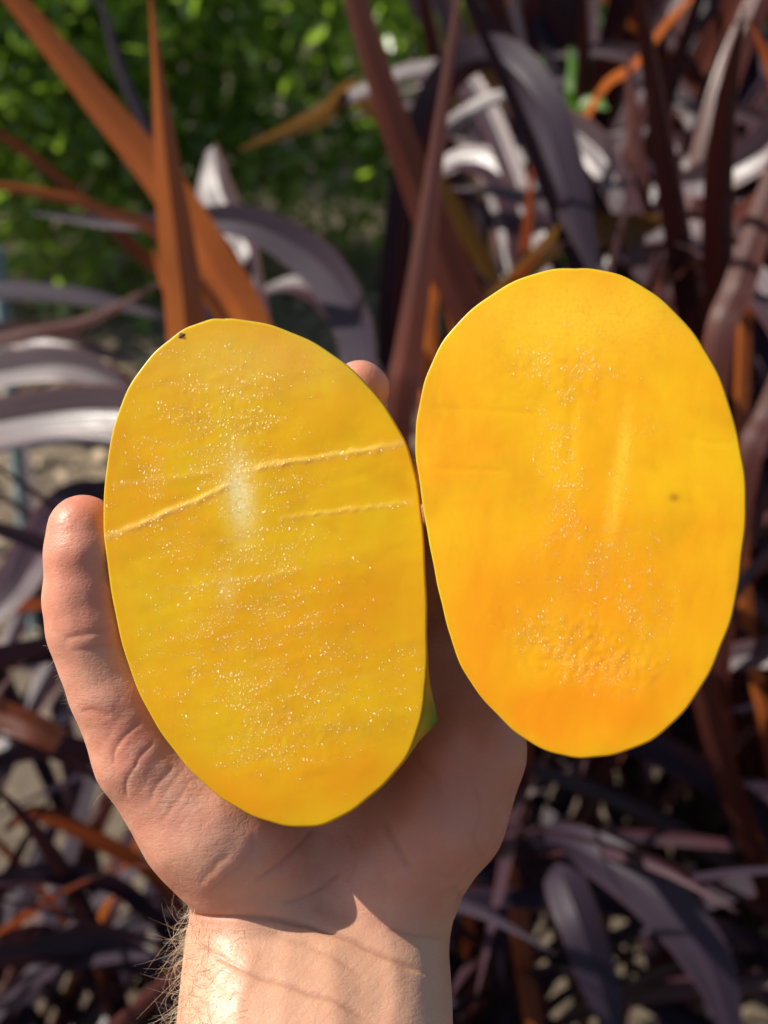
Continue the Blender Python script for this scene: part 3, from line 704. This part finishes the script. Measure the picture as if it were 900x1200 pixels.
K('a', 'slate', [(230, 300, 1.1), (176, 165, 1.1), (140, 80, 1.1), (115, -10, 1.1)], [18, 14, 12, 6], 0.2)
K('a', 'purple', [(300, 330, .95), (275, 260, .975), (256, 215, .99), (250, 172, 1.005)], [40, 52, 58, 16], 0, 0.4, True)
# centre
K('b', 'maroon', [(560, 420, .80), (530, 330, .79), (490, 225, .78), (455, 130, .77), (412, -10, .76), (400, -60, .76)], [52, 50, 46, 38, 28, 20], 0.4)
K('b', 'maroon', [(462, 500, .72), (476, 410, .71), (496, 280, .70), (518, 120, .69), (537, -10, .68)], [42, 40, 30, 16, 8], 0.5)
K('b', 'rust', [(545, 420, .88), (525, 340, .88), (505, 260, .88), (480, 180, .88)], [38, 34, 24, 4], 0.3)
K('b', 'rust', [(500, 430, .9), (505, 350, .9), (520, 280, .9)], [26, 22, 4], 0.3)
K('b', 'purple', [(470, 340, 1.05), (480, 225, 1.02), (515, 165, .995), (570, 122, .975), (665, 92, .95)], [34, 36, 34, 28, 4], 0.0, 0.12, True)
K('b', 'olive', [(560, 300, 1.2), (430, 118, 1.15), (370, 138, 1.1), (280, 176, 1.05)], [30, 30, 24, 3], 0.8)
K('b', 'purple', [(640, 330, 1.0), (560, 110, 1.07), (490, 85, 1.10), (430, 108, 1.115), (380, 130, 1.125), (290, 172, 1.14)], [28, 28, 28, 26, 22, 3], 0.0, 0.12, True)
K('b', 'purple', [(620, 300, 1.0), (590, 210, 1.04), (540, 190, 1.065), (490, 225, 1.075), (470, 250, 1.08)], [46, 44, 40, 26, 4], 0.0, 0.12, True)
K('c', 'slate', [(470, 260, 1.02), (515, 110, .97), (575, 68, .93), (630, 120, .90), (664, 225, .88), (700, 330, .87)], [36, 44, 52, 56, 52, 6], -0.3, 0.45)
K('c', 'purple', [(740, 250, 1.0), (690, 165, 1.03), (640, 150, 1.055), (580, 170, 1.07), (520, 205, 1.085)], [40, 44, 40, 30, 4], 0.0, 0.12, True)
K('c', 'maroon', [(760, 330, 1.0), (745, 200, 1.0), (740, 130, 1.0), (735, 60, 1.0)], [26, 24, 18, 3], 0.4)
K('c', 'maroon', [(680, 340, .95), (675, 280, .95), (668, 200, .95)], [34, 28, 4], 0.3)
K('c', 'rust', [(690, 125, 1.05), (740, 75, 1.05), (780, 25, 1.05), (815, -10, 1.05)], [22, 26, 22, 14], 0.3)
K('c', 'olive', [(640, 290, .9), (700, 268, .9), (780, 270, .9), (870, 282, .92)], [34, 42, 42, 6], 0.4)
K('c', 'slate', [(650, 330, 1.0), (640, 250, 1.0), (625, 120, 1.0), (600, -10, 1.0)], [20, 18, 14, 8], 0.4)
# right
K('d', 'maroon', [(800, 320, .95), (820, 200, .95), (850, 90, .95), (890, -5, .95), (910, -60, .95)], [34, 36, 36, 34, 20], 0.4)
K('d', 'purple', [(930, 400, .80), (850, 300, .85), (800, 275, .87), (745, 285, .89)], [40, 44, 34, 4], 0.0, 0.12, True)
K('d', 'purple', [(960, 130, .83), (890, 180, .845), (830, 210, .86), (770, 218, .875)], [40, 50, 46, 6], 0.0, 0.12, True)
K('d', 'maroon', [(835, 430, .74), (865, 330, .74), (890, 250, .74), (920, 150, .74)], [40, 42, 34, 16], 0.5)
K('d', 'rust', [(870, 380, .86), (885, 280, .86), (905, 200, .86)], [26, 26, 16], 0.3)
K('d', 'maroon', [(870, 560, .78), (900, 480, .78), (930, 400, .78)], [34, 34, 26], 0.5)
K('d', 'purple', [(960, 620, .8), (905, 655, .78), (868, 690, .76), (855, 730, .76)], [24, 26, 24, 10], 0.8)
K('d', 'purple', [(980, 760, .78), (905, 765, .80), (840, 775, .82), (790, 795, .83)], [40, 38, 30, 8], 0.0, 0.12, True)
for (x, y, d, wd) in ((520, 95, 1.12, 22), (600, 230, 1.0, 26), (720, 60, 1.2, 26), (860, 130, 1.05, 24), (760, 150, 1.1, 22), (480, 120, 1.2, 20), (345, 335, 1.05, 30)):
    sx = random.uniform(70, 110); up = random.uniform(-10, 30)
    K('c' if x < 700 else 'd', 'purple', [(x + sx * 1.5, y + 260, d - .10), (x + sx * 1.15, y + 120, d - .055), (x + sx * .65, y + 35, d - .02), (x, y, d), (x - sx * .8, y + up, d + .022)], [wd * .9, wd, wd, wd * .8, 2], 0.0, 0.4, True)
# left
K('e', 'purple', [(-130, 525, .88), (-25, 500, .845), (75, 483, .812), (150, 482, .79), (230, 500, .772)], [44, 56, 60, 52, 14], 0.0, 0.12, True)
K('e', 'purple', [(-120, 452, .97), (-25, 440, .94), (60, 428, .912), (115, 438, .897), (165, 466, .884)], [34, 44, 46, 34, 4], 0.0, 0.12, True)
K('e', 'purple', [(-120, 565, .915), (-25, 532, .88), (70, 513, .845), (140, 520, .825), (195, 548, .81)], [30, 38, 40, 32, 4], 0.0, 0.12, True)
K('e', 'slate', [(-120, 345, 1.05), (-20, 338, 1.03), (90, 345, 1.0), (200, 372, .97)], [20, 24, 24, 6], 0.5, 0.4)
K('e', 'maroon', [(-80, 420, 1.0), (10, 395, .98), (100, 375, .97), (190, 330, .96)], [18, 20, 18, 3], 0.6, 0.4)
K('e', 'purple', [(-120, 395, 1.1), (-20, 392, 1.08), (70, 400, 1.05), (160, 425, 1.02)], [26, 30, 28, 4], 0.0, 0.4, True)
K('e', 'purple', [(180, 640, .9), (100, 590, .85), (50, 640, .80), (20, 690, .78), (-30, 740, .77)], [60, 66, 66, 60, 30], 0.0, 0.12, True)
K('e', 'slate', [(140, 770, .8), (80, 765, .78), (0, 775, .76), (-60, 790, .76)], [46, 46, 42, 30], 0.8)
K('e', 'maroon', [(140, 740, .84), (70, 712, .82), (0, 715, .8), (-40, 720, .8)], [24, 24, 22, 16], 0.9)
K('e', 'maroon', [(160, 480, 1.1), (125, 440, 1.1), (105, 445, 1.1), (95, 470, 1.1)], [26, 26, 22, 4], 0.3)
K('g', 'rust', [(-90, 790, .78), (-20, 825, .77), (35, 850, .76), (70, 870, .76)], [30, 34, 36, 30], 0.4)
K('g', 'slate', [(200, 960, .85), (140, 900, .82), (60, 880, .80), (-20, 900, .80)], [40, 44, 40, 20], 0.8)
K('g', 'slate', [(160, 1060, .82), (90, 1030, .8), (30, 1030, .8), (-30, 1045, .8)], [30, 34, 34, 20], 0.7)
K('g', 'maroon', [(190, 1040, .88), (110, 985, .86), (40, 955, .84), (5, 975, .83)], [26, 28, 26, 6], 0.7)
K('g', 'slate', [(200, 1160, .8), (120, 1120, .78), (30, 1120, .78), (-40, 1140, .78)], [50, 54, 50, 30], 0.8)
K('g', 'purple', [(180, 1140, .84), (110, 1090, .84), (50, 1105, .84)], [20, 24, 6], 0.9)
# lower right
K('f', 'slate', [(600, 1040, .86), (640, 992, .80), (690, 1000, .76), (770, 1055, .73), (830, 1130, .715), (862, 1225, .71)], [40, 44, 54, 66, 60, 20], -0.2, 0.25)
K('f', 'slate', [(600, 1060, .87), (640, 1000, .82), (672, 1060, .78), (700, 1140, .765), (728, 1235, .76)], [36, 46, 52, 50, 16], 0.2, 0.3)
K('f', 'purple', [(620, 985, .9), (700, 978, .88), (800, 982, .87), (910, 995, .86)], [24, 26, 22, 14], 0.8)
K('f', 'rust', [(610, 1120, .84), (603, 1060, .84), (590, 1005, .84)], [28, 34, 16], 0.3)
K('f', 'maroon', [(625, 1200, .86), (610, 1120, .85), (600, 1070, .85)], [30, 30, 10], 0.4)

# ------------------------------------------------------------------ shrubs at the back left
rng = np.random.default_rng(5); random.seed(5)
def shrub(label, x, y, hgt, rx, nleaf, mat, lsize):
    o = empty('leafy_shrub', (x, y, 0)); tag(o, label, 'shrub', 'green shrubs at the back')
    lv, lf, luv = [], [], []
    cl = [(rng.normal(0, rx * .45), rng.normal(0, rx * .4), hgt * rng.uniform(0.22, 0.95)) for _ in range(26)]
    for _ in range(nleaf):
        c = np.array(cl[rng.integers(len(cl))]) + rng.normal(0, 0.09 + rx * 0.10, 3); c[2] = max(0.03, c[2])
        d = rng.normal(0, 1, 3) + [0, 0, -0.1]; d /= np.linalg.norm(d); u = np.cross(d, rng.normal(0, 1, 3)); u /= np.linalg.norm(u); nn = np.cross(d, u)
        L = lsize * rng.uniform(0.6, 1.3); w = L * 0.42; k = len(lv)
        for (s, ww, dz_) in ((0, 0.05, 0), (0.3, 0.9, 0.02), (0.65, 0.8, 0.0), (1.0, 0.03, -0.10)):
            for q in (-1, 0, 1):
                lv.append(c + d * L * s + u * w * 0.5 * ww * q + nn * (abs(q) * 0.12 * w + dz_ * L)); luv.append((0.5 + 0.5 * q, s + c[0]))
        for a in range(3):
            for q in range(2): lf.append((k + a * 3 + q, k + a * 3 + q + 1, k + a * 3 + 3 + q + 1, k + a * 3 + 3 + q))
    fo = mesh_obj('foliage', lv, lf, M[mat], o, uv=luv); tag(fo, kind='stuff')
    for c in cl[:9]:
        pts = catmull([(0, 0, -0.02), (c[0] * .3 + rng.normal(0, .03), c[1] * .3, c[2] * .45), c], 8); sv, sf = [], []
        for i, p in enumerate(pts):
            r = 0.012 * (1 - i / 10)
            for q in range(5): sv.append(p + np.array([math.cos(q * 1.2566), math.sin(q * 1.2566), 0]) * r)
        for i in range(7): sf += [(i * 5 + q, i * 5 + (q + 1) % 5, i * 5 + 5 + (q + 1) % 5, i * 5 + 5 + q) for q in range(5)]
        mesh_obj('branch', sv, sf, M['bark'], o)
shrub('bright green leafy shrub behind the tall rust blades at the upper left', -0.62, 4.1, 1.25, 0.75, 9000, 'shrub', 0.062)
shrub('green shrub in the top left corner with glinting leaves', -1.4, 4.2, 1.3, 0.7, 8000, 'shrub', 0.06)
shrub('shaded green shrub behind the top centre blades', 0.25, 4.4, 1.35, 0.75, 8500, 'shrub', 0.055)
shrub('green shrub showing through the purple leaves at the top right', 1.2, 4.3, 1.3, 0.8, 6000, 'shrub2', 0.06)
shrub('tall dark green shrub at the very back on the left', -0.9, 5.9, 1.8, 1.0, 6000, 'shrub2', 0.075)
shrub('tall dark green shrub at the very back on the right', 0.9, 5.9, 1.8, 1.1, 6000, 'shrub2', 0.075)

# bright green sprout among the purple leaves
sp = empty('green_sprout', tuple(W(660, 330, 1.55))); sp.location.z = 0.0
tag(sp, 'bright green broad-leaved sprout among purple leaves above the golden mango', 'plant')
for (pts, wd) in (([(658, 200, 1.5), (648, 150, 1.5), (640, 110, 1.5), (634, 66, 1.5)], [5, 18, 24, 3]), ([(662, 200, 1.5), (668, 140, 1.48), (672, 95, 1.48), (668, 55, 1.48)], [5, 16, 22, 3]),
                  ([(655, 210, 1.5), (646, 130, 1.46), (628, 112, 1.45), (606, 122, 1.44)], [5, 14, 26, 3]), ([(665, 210, 1.5), (678, 140, 1.46), (694, 118, 1.45), (712, 128, 1.44)], [5, 14, 24, 3]),
                  ([(658, 210, 1.5), (654, 150, 1.46), (642, 140, 1.44), (630, 165, 1.42)], [5, 16, 26, 3])):
    P = [np.array(sp.location), ] + [np.array(W(*p)) for p in pts]; wm = [0.002] + [w * p[2] / F for w, p in zip(wd, pts)]
    strap(P, wm, M['green'], sp, None, random.uniform(-.6, .6), 0.2, 18)

# thin painted stake and a fallen yellow leaf at the left
b0 = W(10, 432, 2.2); b0.z = 0
st = empty('garden_stake', tuple(b0)); tag(st, 'thin blue-green garden stake at the left edge above the pale leaves', 'stake')
top = W(10, 238, depth_of(b0) if depth_of(b0) > 0.5 else 2.0); hz = max(0.3, min(0.9, top.z))
r = 0.011; q = 10
sv = [(r * s * math.cos(i * 2 * math.pi / q), r * s * math.sin(i * 2 * math.pi / q), z) for (s, z) in ((1, -0.05), (1, hz - 0.012), (0.8, hz - 0.003), (0.3, hz)) for i in range(q)]
sf = [(k * q + i, k * q + (i + 1) % q, (k + 1) * q + (i + 1) % q, (k + 1) * q + i) for k in range(3) for i in range(q)] + [tuple(range(3 * q, 4 * q))]
mesh_obj('shaft', sv, sf, M['stake'], st)

# dry litter on the soil
lv, lf = [], []
for _ in range(5200):
    x = rng.uniform(-2.4, 0.6); y = rng.uniform(2.0, 4.8); z = 0.012 + 0.02 * rng.random()
    a = rng.uniform(0, 6.28); L = rng.uniform(0.02, 0.07); w = L * rng.uniform(0.2, 0.5); t = rng.normal(0, 0.3); k = len(lv)
    for (s, ww, up) in ((-.5, .1, 0), (0, 1, .12), (.5, .1, .02)):
        for qd in (-1, 1):
            lv.append((x + math.cos(a) * L * s - math.sin(a) * w * .5 * ww * qd, y + math.sin(a) * L * s + math.cos(a) * w * .5 * ww * qd, z + up * L + t * w * .3 * qd + abs(t) * 0.01))
    lf += [(k, k + 1, k + 3, k + 2), (k + 2, k + 3, k + 5, k + 4)]
li = mesh_obj('leaf_litter', lv, lf, M['litter']); tag(li, 'dry tan leaf litter scattered over the soil', 'leaf litter', kind='stuff')
